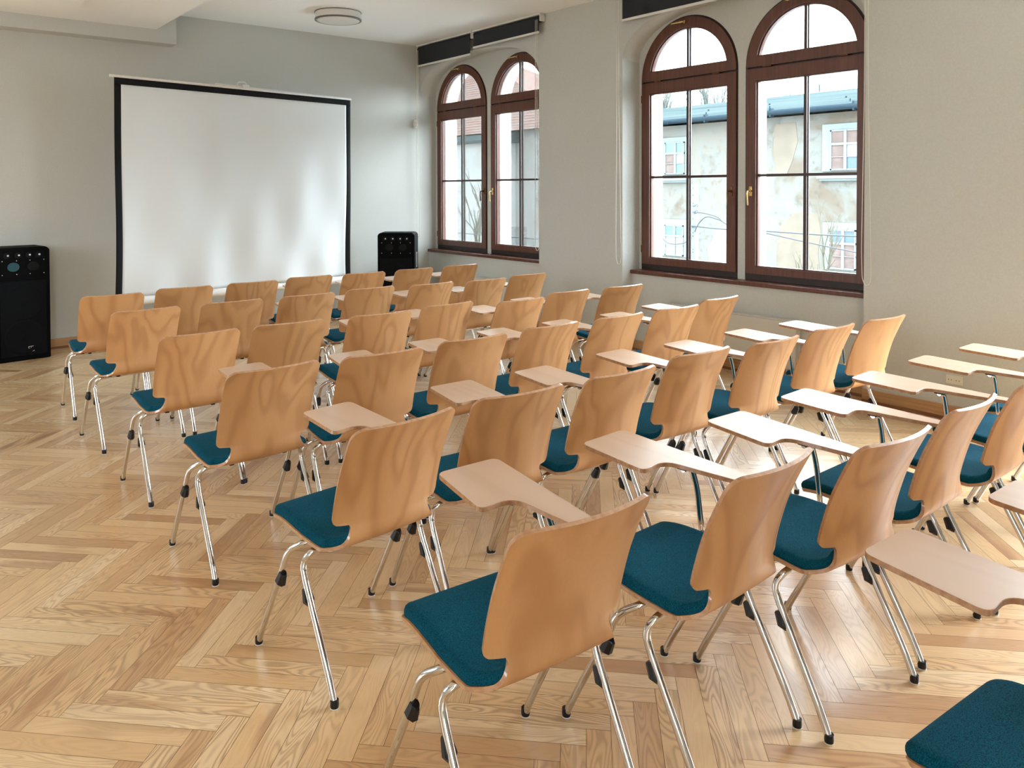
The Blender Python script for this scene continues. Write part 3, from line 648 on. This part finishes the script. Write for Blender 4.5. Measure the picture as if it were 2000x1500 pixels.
def make_chair():
    root = empty('tablet_arm_chair')
    ss = dense(0, S_NECK, .012, [(.03,.03),(S_REAR,.024),(S_NECK-.02,.02)])
    obj('seat', shell_part(0,0,0,20,slist=ss), [M['ply'], M['ply_edge']], root, 'auto')
    ss = dense(S_NECK, STOT, .014, [(S_NECK+.016,.020),(S_EAR+.003,.005),(STOT-.02,.02),(STOT-.004,.004)])
    obj('backrest', shell_part(0,0,0,24,slist=ss), [M['ply'], M['ply_edge']], root, 'auto')
    # cushion
    bm = bmesh.new(); ss = dense(.006, S_NECK-.004, .012, [(.03,.03),(S_REAR,.024),(S_NECK-.015,.012)]); cols = 22; T, Bt = [], []
    for s in ss:
        w = halfw(s)-.006
        endf = min(1, (s-.006)/.03)*1.0; endr = min(1, (S_NECK-.004-s)/.03)
        e_ = math.sqrt(max(0, 1-(1-endf)**2))*math.sqrt(max(0, 1-(1-endr)**2))
        a, b = [], []
        for j in range(cols+1):
            c = math.sin(PI/2*(2*j/cols-1)); x = w*c; side = math.sqrt(max(0, 1-max(0,(abs(x)-(w-.018))/.018)**2)) if abs(x) > w-.018 else 1
            th = .0008+.0230*e_*side + .002*e_*(1-c*c)
            a.append(bm.verts.new(surf(s,x,.0008+th))); b.append(bm.verts.new(surf(s,x,.0006)))
        T.append(a); Bt.append(b)
    n = len(ss)-1
    for i in range(n):
        for j in range(cols):
            bm.faces.new((T[i][j],T[i+1][j],T[i+1][j+1],T[i][j+1])); bm.faces.new((Bt[i][j+1],Bt[i+1][j+1],Bt[i+1][j],Bt[i][j]))
        bm.faces.new((T[i][0],Bt[i][0],Bt[i+1][0],T[i+1][0])); bm.faces.new((T[i+1][cols],Bt[i+1][cols],Bt[i][cols],T[i][cols]))
    for i in (0, n):
        for j in range(cols): bm.faces.new((T[i][j+1],Bt[i][j+1],Bt[i][j],T[i][j]))
    bmesh.ops.recalc_face_normals(bm, faces=bm.faces[:]); obj('cushion', bm, M['cloth'], root, True)
    # under-seat frame
    bm = bmesh.new(); r = .0108
    tube(bm, [(-.165,.268,.428),(.165,.268,.428)], r, 12); tube(bm, [(-.165,.212,.424),(.165,.212,.424)], r, 12)
    for s in (-1, 1):
        box(bm, (s*.150,.19,.424), (s*.168,.30,.438), 1); box(bm, (s*.11,.06+.10,.424), (s*.128,.40,.436), 1)
    obj('seat_frame', bm, [M['chrome'], M['black']], root, 'auto')
    for s in (-1, 1):
        for kind in ('front', 'rear'):
            bm = bmesh.new()
            if kind == 'front': ctrl = [(s*.160,.268,.428),(s*.205,.275,.426),(s*.234,.335,.388),(s*.2365,.372,.305),(s*.2365,.497,.075),(s*.2365,.531,.004)]
            else: ctrl = [(s*.160,.212,.424),(s*.218,.216,.420),(s*.2365,.238,.380),(s*.2365,.222,.335),(s*.2365,.085,.075),(s*.2365,.055,.004)]
            tube(bm, smoothpath(ctrl, .034, 6), r, 12); lg = obj('leg', bm, M['chrome'], root, 'auto')
            fx, fy = s*.2365, (.531 if kind == 'front' else .055); sg = 1 if kind == 'front' else -1
            bm = bmesh.new(); lathe(bm, [(.0125,.003),(.0135,.010),(.0128,.026)], 14, 0, (fx,fy-.003*sg,0)); lathe(bm, [(.012,.0),(.0135,.001),(.0132,.0032)], 14, 1, (fx,fy-.003*sg,0)); obj('foot_cap', bm, [M['black'], M['glide']], lg, 'auto')
            # black stacking buffer on the side that faces the other leg
            bm = bmesh.new(); z = .292
            if kind == 'front': c = Vector((s*.2365,.379,z)); dirv = Vector((0,-1,-.15)); ax = (Vector((0,.372,.305))-Vector((0,.497,.075))).normalized()
            else: c = Vector((s*.2365,.199,z)); dirv = Vector((0,1,-.15)); ax = (Vector((0,.222,.335))-Vector((0,.085,.075))).normalized()
            dirv = (dirv-ax*dirv.dot(ax)).normalized(); xx = Vector((1,0,0))
            secs = [(-.032,.0065,.016),(-.016,.0165,.032),(.020,.0115,.027),(.024,.0105,.022)]     # along tube, half width, depth
            prev = None
            for t, hw_, dp in secs:
                cc = c-ax*t*-1; vs = [bm.verts.new(cc+xx*a+dirv*b) for a, b in ((-hw_,.002),(hw_,.002),(hw_,dp*.6),(hw_*.45,dp),(-hw_*.45,dp),(-hw_,dp*.6))]
                if prev:
                    for k in range(6): bm.faces.new((prev[k],prev[(k+1)%6],vs[(k+1)%6],vs[k]))
                else: bm.faces.new(vs[::-1])
                prev = vs
            bm.faces.new(prev); bmesh.ops.recalc_face_normals(bm, faces=bm.faces[:]); obj('stacking_buffer', bm, M['black'], lg)
    # writing tablet on the sitter's right
    def rounded(poly, rads, seg=8):
        out = []; n = len(poly)
        for i in range(n):
            a, b, c = (Vector((*poly[(i+d)%n],0)) for d in (-1,0,1)); r_ = rads[i]; d_ = min(r_, (a-b).length*.48, (c-b).length*.48)
            s1 = b+(a-b).normalized()*d_; s2 = b+(c-b).normalized()*d_
            for k in range(seg+1):
                t = k/seg; q = s1*(1-t)**2+b*2*t*(1-t)+s2*t*t; out.append((q.x,q.y))
        return out
    poly = [(.292,.752),(.062,.744),(.014,.440),(.136,.456),(.149,.275),(.166,.115),(.214,.110),(.232,.265)]
    rads = [.034,.034,.034,.070,.14,.02,.02,.12]
    P2 = rounded(poly, rads)
    bm = bmesh.new(); n = len(P2); zt_, zb_ = .700, .686
    cen = Vector((sum(p[0] for p in P2)/n, sum(p[1] for p in P2)/n))
    lay = []
    for z, ins in ((zb_,.0015),(zb_+.0015,0),(zt_-.0012,0),(zt_,.0012)):
        ring = []
        for i, p in enumerate(P2):
            a, b = P2[i-1], P2[(i+1)%n]; t = Vector((b[0]-a[0], b[1]-a[1])); t.normalize() if t.length > 0 else None; nn = Vector((-t.y, t.x)); ring.append(bm.verts.new((p[0]+nn.x*ins, p[1]+nn.y*ins, z)))
        lay.append(ring)
    for a, b in zip(lay, lay[1:]):
        for k in range(n):
            f = bm.faces.new((a[k],a[(k+1)%n],b[(k+1)%n],b[k])); f.material_index = 1
    bm.faces.new(lay[-1]); bm.faces.new(lay[0][::-1]); bmesh.ops.recalc_face_normals(bm, faces=bm.faces[:])
    bmesh.ops.triangulate(bm, faces=[f for f in bm.faces if len(f.verts) > 4]); obj('writing_tablet', bm, [M['desk'], M['ply_edge']], root)
    bm = bmesh.new(); tube(bm, smoothpath([(.165,.405,.676),(.212,.405,.676),(.243,.405,.60),(.262,.400,.452),(.250,.385,.424),(.168,.36,.430)], .035, 6), .0092, 12)
    sp = obj('tablet_support', bm, M['chrome'], root, 'auto')
    bm = bmesh.new(); box(bm, (.156,.388,.677), (.222,.422,.6858), 0, .002); obj('mounting_plate', bm, M['black'], sp)
    bm = bmesh.new(); lathe(bm, [(.002,-.008),(.0075,-.004),(.0085,.0),(.0075,.004),(.002,.008)], 12, c=(.262,.388,.452)); obj('hinge_knob', bm, M['copper'], sp, True)
    return root
proto = make_chair()
def copy_tree(o, parent=None):
    c = o.copy(); COL.objects.link(c)
    if parent: c.parent = parent
    for ch in list(o.children): copy_tree(ch, c)
    return c
CH = {'a1':(1.307,5.884,-0.8),'a2':(1.309,5.039,3.8),'a3':(1.308,4.032,2.5),'a4':(1.293,3.066,3.5),'a5':(1.323,2.112,6.0),'a6':(1.251,1.248,-2.8),'b1':(1.830,5.999,-2.7),'b2':(1.846,5.051,0.6),'b3':(1.789,4.041,-1.6),'b4':(1.783,3.035,-2.0),'b5':(1.821,2.141,-2.4),'b6':(1.868,1.171,2.7),'c1':(2.357,6.013,-1.5),'c2':(2.366,5.041,-0.2),'c3':(2.336,4.002,-2.5),'c4':(2.309,3.065,-1.1),'c5':(2.334,2.128,0.8),'c6':(2.346,1.080,-2.8),'d1':(2.880,6.100,-0.6),'d2':(2.893,5.103,1.5),'d3':(2.863,4.074,2.5),'d4':(2.844,3.093,1.0),'d5':(2.903,2.178,-1.2),'d6':(2.920,1.094,1.6),'e1':(3.372,6.058,-1.8),'e2':(3.392,5.037,1.8),'e3':(3.352,3.934,1.5),'e4':(3.362,3.085,0.8),'e5':(3.400,2.129,-0.4),'e6':(3.475,1.080,1.6),'f1':(3.901,6.079,1.0),'f2':(3.884,4.991,1.3),'f3':(3.893,4.051,0.5),'f4':(3.872,3.083,-1.0),'f5':(3.955,2.140,-1.6),'f6':(4.012,1.090,-0.8),'g1':(4.435,6.101,0.7),'g2':(4.400,5.074,0.9),'g3':(4.420,4.016,-2.0),'g4':(4.420,3.170,0.4),'g5':(4.462,2.113,-3.5),'g6':(4.550,1.066,-1.0),'a7':(1.742,0.192,-3.5),'b7':(2.355,0.142,-2.5)}
ordn = ['first','second','third','fourth','fifth','sixth','seventh']
rowtxt = {1:'the front row nearest the screen', 2:'the second row from the screen', 3:'the third row from the screen', 4:'the fourth row from the screen', 5:'the fifth row from the screen', 6:'the nearest complete row'}
def chair_label(k):
    c = 'abcdefg'.index(k[0]); r = int(k[1])
    if k == 'a7': return 'chair at the bottom right corner, only its blue seat and tablet in view'
    if k == 'b7': return 'chair cut off by the right edge behind all rows, mostly its tablet showing'
    if k == 'a6': return 'nearest chair, large beech back low in the centre, blue cushion on its left'
    if r == 6 and c == 4: return 'chair with its back cut by the right edge, in the nearest complete row'
    if r == 6 and c > 4: return 'chair beyond the right edge in the nearest complete row, %s tablet from the window wall' % ('second' if c == 5 else 'closest')
    if c == 0: return 'beech tablet arm chair at the left end of %s' % rowtxt[r]
    if c == 6: return 'beech tablet arm chair at the window end of %s' % rowtxt[r]
    return 'beech tablet arm chair, %s from the left in %s' % (ordn[c], rowtxt[r])
first = True; tone = random.Random(23)
for k, (x, y, a) in CH.items():
    o = proto if first else copy_tree(proto); first = False
    o.location = (x, y, 0); o.rotation_euler = (0, 0, math.radians(a))
    tv = tone.random()                      # each chair's own cut of veneer
    for c_ in o.children: c_.color = (tv, tv, tv, 1)
    tag(o, chair_label(k), 'chair', 'rows of beech tablet arm chairs')
# ------------------------------------------------------------------ OUTSIDE
SC = 1.5                                             # measured on a plane 16 m off, built 24 m off
def E(y, z): return (y*SC, 1.563+(z-1.563)*SC)
FX = 24.0
def rect(bm, y0, z0, y1, z1, x0, x1, mi=0):
    (a, b), (c, d) = E(y0, z0), E(y1, z1); box(bm, (x0, a, b), (x1, c, d), mi)
bld = empty('derelict_house', (FX+3, 15, -4), label='derelict grey plastered house with boarded windows seen through the near windows', cat='house')
def bo(name, bm, m, parent, off, smooth=False):
    bmesh.ops.translate(bm, verts=bm.verts[:], vec=tuple(-v for v in off)); return obj(name, bm, m, parent, smooth)
BO = (FX+3, 15, -4)
bm = bmesh.new(); box(bm, (FX, -8, -4), (FX+7, 24.3, E(0,3.16)[1])); bo('house_wall', bm, M['facade'], bld, BO)
ez = E(0,3.22)[1]; rzg = 5.16; bm = bmesh.new()
prism(bm, [(FX-.45, ez), (FX-.45, ez+.10), (FX+4.0, rzg), (FX+8.3, ez+.1), (FX+8.3, ez)], 'y', -8.5, 24.8); bo('house_roof', bm, M['slate'], bld, BO)
bm = bmesh.new(); tube(bm, [(FX-.52,-8.5,ez+.02),(FX-.52,24.8,ez+.02)], .10, 10); bo('gutter', bm, M['gutter'], bld, BO, 'auto')
bm = bmesh.new()
for y in (9.3, 12.1, 14.9, 17.5, 20.2):
    box(bm, (FX-.60,y-.03,ez-.12), (FX-.40,y+.03,ez+.16)); box(bm, (FX+.2,y+.5,ez+.23), (FX+.23,y+.53,ez+.33)); box(bm, (FX+1.3,y+1.2,ez+.47), (FX+1.33,y+1.25,ez+.55)); box(bm, (FX+3.9,y+.8,rzg), (FX+3.94,y+.83,rzg+.28))
bo('roof_hook', bm, M['gutter'], bld, BO)
def old_window(yl, yr, zt, zb, panes, surround=None, sill=None):
    """yl > yr (left edge has the larger y)"""
    e_ = None; bm = bmesh.new()
    if surround:
        rect(bm, surround[0], zb-.02, surround[1], surround[2], FX-.05, FX+.02); 
    else: rect(bm, yl+.06, zb-.04, yr-.06, zt+.06, FX-.03, FX+.02)
    sr = bo('window_surround', bm, M['facade_trim'], bld, BO)
    bm = bmesh.new(); t = .03
    for a, b, c, d in ((yl,zb,yl-t,zt),(yr+t,zb,yr,zt),(yl,zt-t,yr,zt),(yl,zb,yr,zb+t)): rect(bm, a, b, c, d, FX-.10, FX-.0)
    cy = (yl*.46+yr*.54); rect(bm, cy+.03, zb, cy-.03, zt, FX-.115, FX-.0); rect(bm, yl, zb+(zt-zb)*.62, yr, zb+(zt-zb)*.68, FX-.11, FX-.0)
    for f_ in (.18+.14,): rect(bm, yl, zb+(zt-zb)*f_, yr, zb+(zt-zb)*(f_+.02), FX-.105, FX-.0)
    wf = bo('window_frame', bm, M['frame_old'], sr, BO)
    zm = zb+(zt-zb)*.65; zl = zb+(zt-zb)*.33
    cells = [(yl,cy,zm,zt),(cy,yr,zm,zt),(yl,cy,zl,zm),(cy,yr,zl,zm),(yl,cy,zb,zl),(cy,yr,zb,zl)]
    for (a, b, c, d), mk in zip(cells, panes):
        bm = bmesh.new(); rect(bm, a-.02, c+.01, b+.02, d-.01, FX-.075, FX-.06); bo('pane', bm, M[mk], sr, BO)
    if sill:
        bm = bmesh.new(); rect(bm, sill[0], sill[2]-.05, sill[1], sill[2], FX-.22, FX); rect(bm, sill[0]-.03, sill[2]-.10, sill[1]+.03, sill[2]-.05, FX-.14, FX); bo('stone_sill', bm, M['facade_trim'], bld, BO)
old_window(8.73, 8.12, 2.79, 1.95, ['board','board','board','pane_pale','board','pane_blue'], (8.92,8.0,2.92), (8.98,8.0,1.83))
old_window(8.76, 8.17, .71, -.12, ['pane_blue','pane_blue','board','board','board','board'], (8.90,8.0,.85))
old_window(13.12, 12.51, 2.74, 1.94, ['pane_teal','pane_teal','board','pane_pale','board','pane_teal'], (13.28,12.40,2.86), (13.3,12.4,1.83))
old_window(13.12, 12.54, .66, -.11, ['pane_teal','pane_teal','pane_pale','pane_pale','pane_pale','pane_pale'], (13.28,12.42,.80), None)
old_window(10.9+.0, 10.3, 2.78, 1.95, ['board','board','board','board','board','board'], (11.05,10.15,2.9), (11.1,10.1,1.83)) if False else None
def blob(name, pts, m, x=FX-.012):
    bm = bmesh.new(); q = [E(a, b) for a, b in pts]; prism(bm, q, 'x', x, FX+.01); bo(name, bm, m, bld, BO)
blob('plaster_patch', [(9.95,.45),(9.9,.75),(9.60,1.02),(9.3,1.05),(8.98,1.04),(8.95,.6),(9.02,.2),(8.96,-.35),(9.9,-.4),(10.0,0)], M['patch'])
blob('plaster_patch', [(11.75,-.4),(11.85,.1),(11.72,.35),(11.6,.62),(11.35,.70),(11.1,.60),(11.0,.3),(11.05,-.4)], M['patch2'])
blob('plaster_patch', [(10.05,3.0),(9.55,3.02),(9.5,2.6),(9.62,2.2),(9.75,1.9),(10.0,1.85),(10.1,2.4)], M['patch'])
# tiled house further along the street
BO2 = (FX+4, 32, -4)
h2 = empty('tiled_house', BO2, label='pale house with a red tiled roof seen through the far windows', cat='house')
ez2 = E(0,3.40)[1]
bm = bmesh.new(); box(bm, (FX, 25.6, -4), (FX+8, 40, ez2)); bo('house_wall', bm, M['facade2'], h2, BO2)
bm = bmesh.new(); rz2 = ez2+5.6
V = [bm.verts.new(p) for p in ((FX-.4,25.0,ez2),(FX+8.4,25.0,ez2),(FX+8.4,46,ez2),(FX-.4,46,ez2),(FX+4,35.9,9.33),(FX+4,46,9.33))]
for q in ((0,3,5,4),(1,0,4),(2,1,4,5),(3,2,5),(0,1,2,3)): bm.faces.new([V[i] for i in q])
bmesh.ops.recalc_face_normals(bm, faces=bm.faces[:]); bo('tiled_roof', bm, M['tiles'], h2, BO2)
bm = bmesh.new(); prism(bm, [(FX-1.6,E(0,3.02)[1]),(FX-1.6,E(0,3.10)[1]),(FX-.02,E(0,3.42)[1]),(FX-.02,E(0,3.02)[1])], 'y', 28.3, 40); bo('lean_to_roof', bm, M['slate'], h2, BO2)
bm = bmesh.new(); box(bm, (FX-1.45,28.6,-4), (FX-.02,40,E(0,3.03)[1])); bo('lean_to_wall', bm, M['lifted_stucco'], h2, BO2)
for y0, y1, z0, z1 in ((17.95,17.45,1.85,2.75),(17.95,17.45,.0,.65)):
    bm = bmesh.new(); rect(bm, y0, z0, y1, z1, FX-.03, FX+.02); f_ = bo('window_frame', bm, M['facade_trim'], h2, BO2)
    bm = bmesh.new(); rect(bm, y0-.06, z0+.05, y1+.06, z1-.05, FX-.04, FX-.02); bo('pane', bm, M['pane_pale'], f_, BO2)
# annex between the two, its cornice line
# utility pole with hooks and cables
PX = 14.0; k_ = PX/12
def EP(y, z): return (PX, y*k_, 1.563+(z-1.563)*k_)
pe = empty('utility_pole', (PX, 9.19*k_, -4), label='pale grey street pole with bolt holes and cable hooks outside the near left window', cat='pole'); PO = (PX, 9.19*k_, -4)
bm = bmesh.new(); y0, y1 = 9.12*k_, 9.24*k_; zt3 = EP(0,1.64)[2]; box(bm, (PX-.05,y0,-4), (PX+.05,y1,zt3), 0, .006); bo('pole_shaft', bm, M['concrete'], pe, PO)
bm = bmesh.new()
for z in (1.58,1.45,1.30,1.02,.86,.76,.70,.45,.40,.25): 
    c_ = EP(9.18, z); box(bm, (PX-.054,c_[1]-.008,c_[2]-.012), (PX-.049,c_[1]+.008,c_[2]+.012))
bo('bolt_hole', bm, M['hole'], pe, PO)
for z in (1.25, 1.14):
    a = Vector(EP(9.18,z)); bm = bmesh.new(); tube(bm, smoothpath([a+Vector((-.07,0,0)), a+Vector((-.07,-.05,.0)), a+Vector((-.07,-.09,.02)), a+Vector((-.07,-.12,.05)), a+Vector((-.07,-.14,.02)), a+Vector((-.07,-.12,-.02))], .03), .008, 8); bo('cable_hook', bm, M['cable'], pe, PO)
def wire(pts, r, label):
    bm = bmesh.new(); P3 = [Vector(EP(*p)) + Vector((-.08,0,0)) for p in pts]; o_ = P3[0]; bm2 = bmesh.new(); tube(bm2, [p-o_ for p in catm3(P3)], r, 8); bm.free()
    ob = obj('overhead_cable', bm2, M['cable'], smooth=True, loc=o_); tag(ob, label, 'cable', 'overhead cables outside')
def catm3(P):
    out = []
    for i in range(len(P)-1):
        p0, p1, p2, p3 = P[max(i-1,0)], P[i], P[i+1], P[min(i+2,len(P)-1)]
        for k in range(6):
            t = k/6; out.append(.5*((2*p1)+(p2-p0)*t+(2*p0-5*p1+4*p2-p3)*t*t+(3*p1-p0-3*p2+p3)*t**3))
    out.append(P[-1]); return out
wire([(9.26,.885),(8.44,.85),(7.69,.85),(6.07,.83),(3.0,.9)], .014, 'upper grey cable running level from the pole past the nearest window')
wire([(9.14,1.12),(8.95,1.13),(8.62,1.06),(8.42,.94),(7.69,.82),(6.07,.58),(3.0,.2)], .012, 'lower grey cable sloping down across the nearest window')
wire([(9.12,.78),(9.02,.95),(8.86,1.06),(8.66,1.03),(8.52,.99)], .012, 'looped cable springing from the side of the pole')
wire([(10.0,1.0),(9.95,.75),(9.78,.56),(9.55,.53),(9.32,.58),(9.2,.7)], .012, 'slack cable hanging in a loop left of the pole')
wire([(16.6,.45),(14.5,.44),(12.5,.44),(10.5,.46)], .012, 'thin level cable low across the far windows')
# bare trees beyond the roofs and twigs below
def tree(name, x, y, z0, hgt, label, seed, n=5, spread=.5, mat_=None, group='bare trees beyond the roof'):
    rr = random.Random(seed); bm = bmesh.new()
    def grow(p, d, ln, r, lv):
        pts = [p]; q = p; dd = d
        for _ in range(3): dd = (dd+Vector((rr.uniform(-.18,.18), rr.uniform(-.18,.18), rr.uniform(-.03,.14)))).normalized(); q = q+dd*ln/3; pts.append(q)
        tube(bm, pts, [r, r*.9, r*.8, r*.65], 5, caps=False)
        if lv > 0:
            for k in range(n if lv > 1 else n):
                nd = (dd+Vector((rr.uniform(-spread,spread), rr.uniform(-spread,spread), rr.uniform(-.05,.5)))).normalized(); grow(pts[rr.choice((1,2,3))], nd, ln*rr.uniform(.55,.8), r*.64, lv-1)
    grow(Vector((0,0,0)), Vector((0,0,1)), hgt*.42, hgt*.013, 4)
    ob = obj(name, bm, mat_ or M['bark'], loc=(x,y,z0)); tag(ob, label, 'tree', group)
for i, (yy, hh, lb) in enumerate(((12.5*2.56,12.6,'faint bare tree above the roof ridge, left in the near left window'),(11.55*2.56,13.4,'faint bare tree above the roof ridge, right in the near left window'))):
    tree('bare_tree', 41.0, yy, -4.0, hh, lb, 3+i)
tree('bare_shrub', 19.0, 24.6, -4.0, 6.6, 'bare shrub with thin upright twigs outside the far left window', 11, 3, .35, M['twig'], group='bare shrubs in the street')
tree('bare_shrub', 19.0, 10.6, -4.0, 4.9, 'bare pale twigs at the foot of the nearest window', 21, 3, .35, M['twig'], group='bare shrubs in the street')
bm = bmesh.new(); box(bm, (XO, -30, -4.2), (70, 70, -4)); tag(obj('street_ground', bm, M['street']), kind='structure')
# ------------------------------------------------------------------ LIGHT: overcast sky
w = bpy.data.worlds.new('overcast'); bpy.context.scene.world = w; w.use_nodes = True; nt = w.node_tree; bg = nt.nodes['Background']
tc = N(nt, 'ShaderNodeTexCoord'); sp = N(nt, 'ShaderNodeSeparateXYZ'); L(nt, tc.outputs['Generated'], sp.inputs[0])
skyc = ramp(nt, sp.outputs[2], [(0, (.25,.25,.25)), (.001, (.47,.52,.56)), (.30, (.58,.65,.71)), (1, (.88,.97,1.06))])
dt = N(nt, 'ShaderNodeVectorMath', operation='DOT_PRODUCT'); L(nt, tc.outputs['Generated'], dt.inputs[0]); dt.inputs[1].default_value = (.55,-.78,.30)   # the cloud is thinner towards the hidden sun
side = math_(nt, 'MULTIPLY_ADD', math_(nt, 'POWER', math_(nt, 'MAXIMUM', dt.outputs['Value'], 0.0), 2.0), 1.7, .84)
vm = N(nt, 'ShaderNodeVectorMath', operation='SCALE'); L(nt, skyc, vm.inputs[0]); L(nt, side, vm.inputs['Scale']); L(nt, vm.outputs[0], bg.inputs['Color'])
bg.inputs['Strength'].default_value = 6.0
def portal(loc, rot, sx, sy):
    l = bpy.data.lights.new('sky_portal', 'AREA'); l.shape = 'RECTANGLE'; l.size = sx; l.size_y = sy; l.cycles.is_portal = True
    o = bpy.data.objects.new('sky_portal', l); COL.objects.link(o); o.location = loc; o.rotation_euler = rot
for c, h in NICHES: portal((XO+.03, c, 1.98), (0, math.radians(90), 0), 2.45, 2.36)
for y in (4.6,7.2): portal((XL-.32, y, 1.9), (0, math.radians(-90), 0), 2.0, 1.2)
for x, ww in ((-1.95,1.3),): portal((x, YB-.32, 1.9), (math.radians(90), 0, 0), ww, 2.2)
# ------------------------------------------------------------------ CAMERA (level lens shifted down, as the photo was straightened)
cam = bpy.data.cameras.new('camera'); co = bpy.data.objects.new('camera', cam); COL.objects.link(co); bpy.context.scene.camera = co
cam.sensor_fit = 'HORIZONTAL'; cam.sensor_width = 36.0; cam.lens = 1546.54/2000*36.0
cam.shift_x = (1000-946.95)/2000; cam.shift_y = (402.48-750)/2000; cam.clip_start = .05; cam.clip_end = 300
yw, pt, rl = (math.radians(v) for v in (37.748, 1.184, -.164))
fwd = Vector((math.sin(yw)*math.cos(pt), math.cos(yw)*math.cos(pt), -math.sin(pt))); right = Vector((math.cos(yw), -math.sin(yw), 0)); down = fwd.cross(right)
cr, sr = math.cos(rl), math.sin(rl); r2 = right*cr-down*sr; d2 = right*sr+down*cr
mt = Matrix((( r2.x, -d2.x, -fwd.x, 0), (r2.y, -d2.y, -fwd.y, 0), (r2.z, -d2.z, -fwd.z, 1.563), (0,0,0,1))); co.matrix_world = mt
sc = bpy.context.scene; sc.view_settings.view_transform = 'Standard'; sc.view_settings.look = 'None'; sc.view_settings.gamma = 1.0; sc.view_settings.exposure = 2.07
sc.cycles.use_denoising = True; sc.cycles.max_bounces = 10; sc.cycles.diffuse_bounces = 6; sc.cycles.glossy_bounces = 5; sc.cycles.transparent_max_bounces = 12
sc.cycles.sample_clamp_indirect = 6.0; sc.cycles.caustics_reflective = False
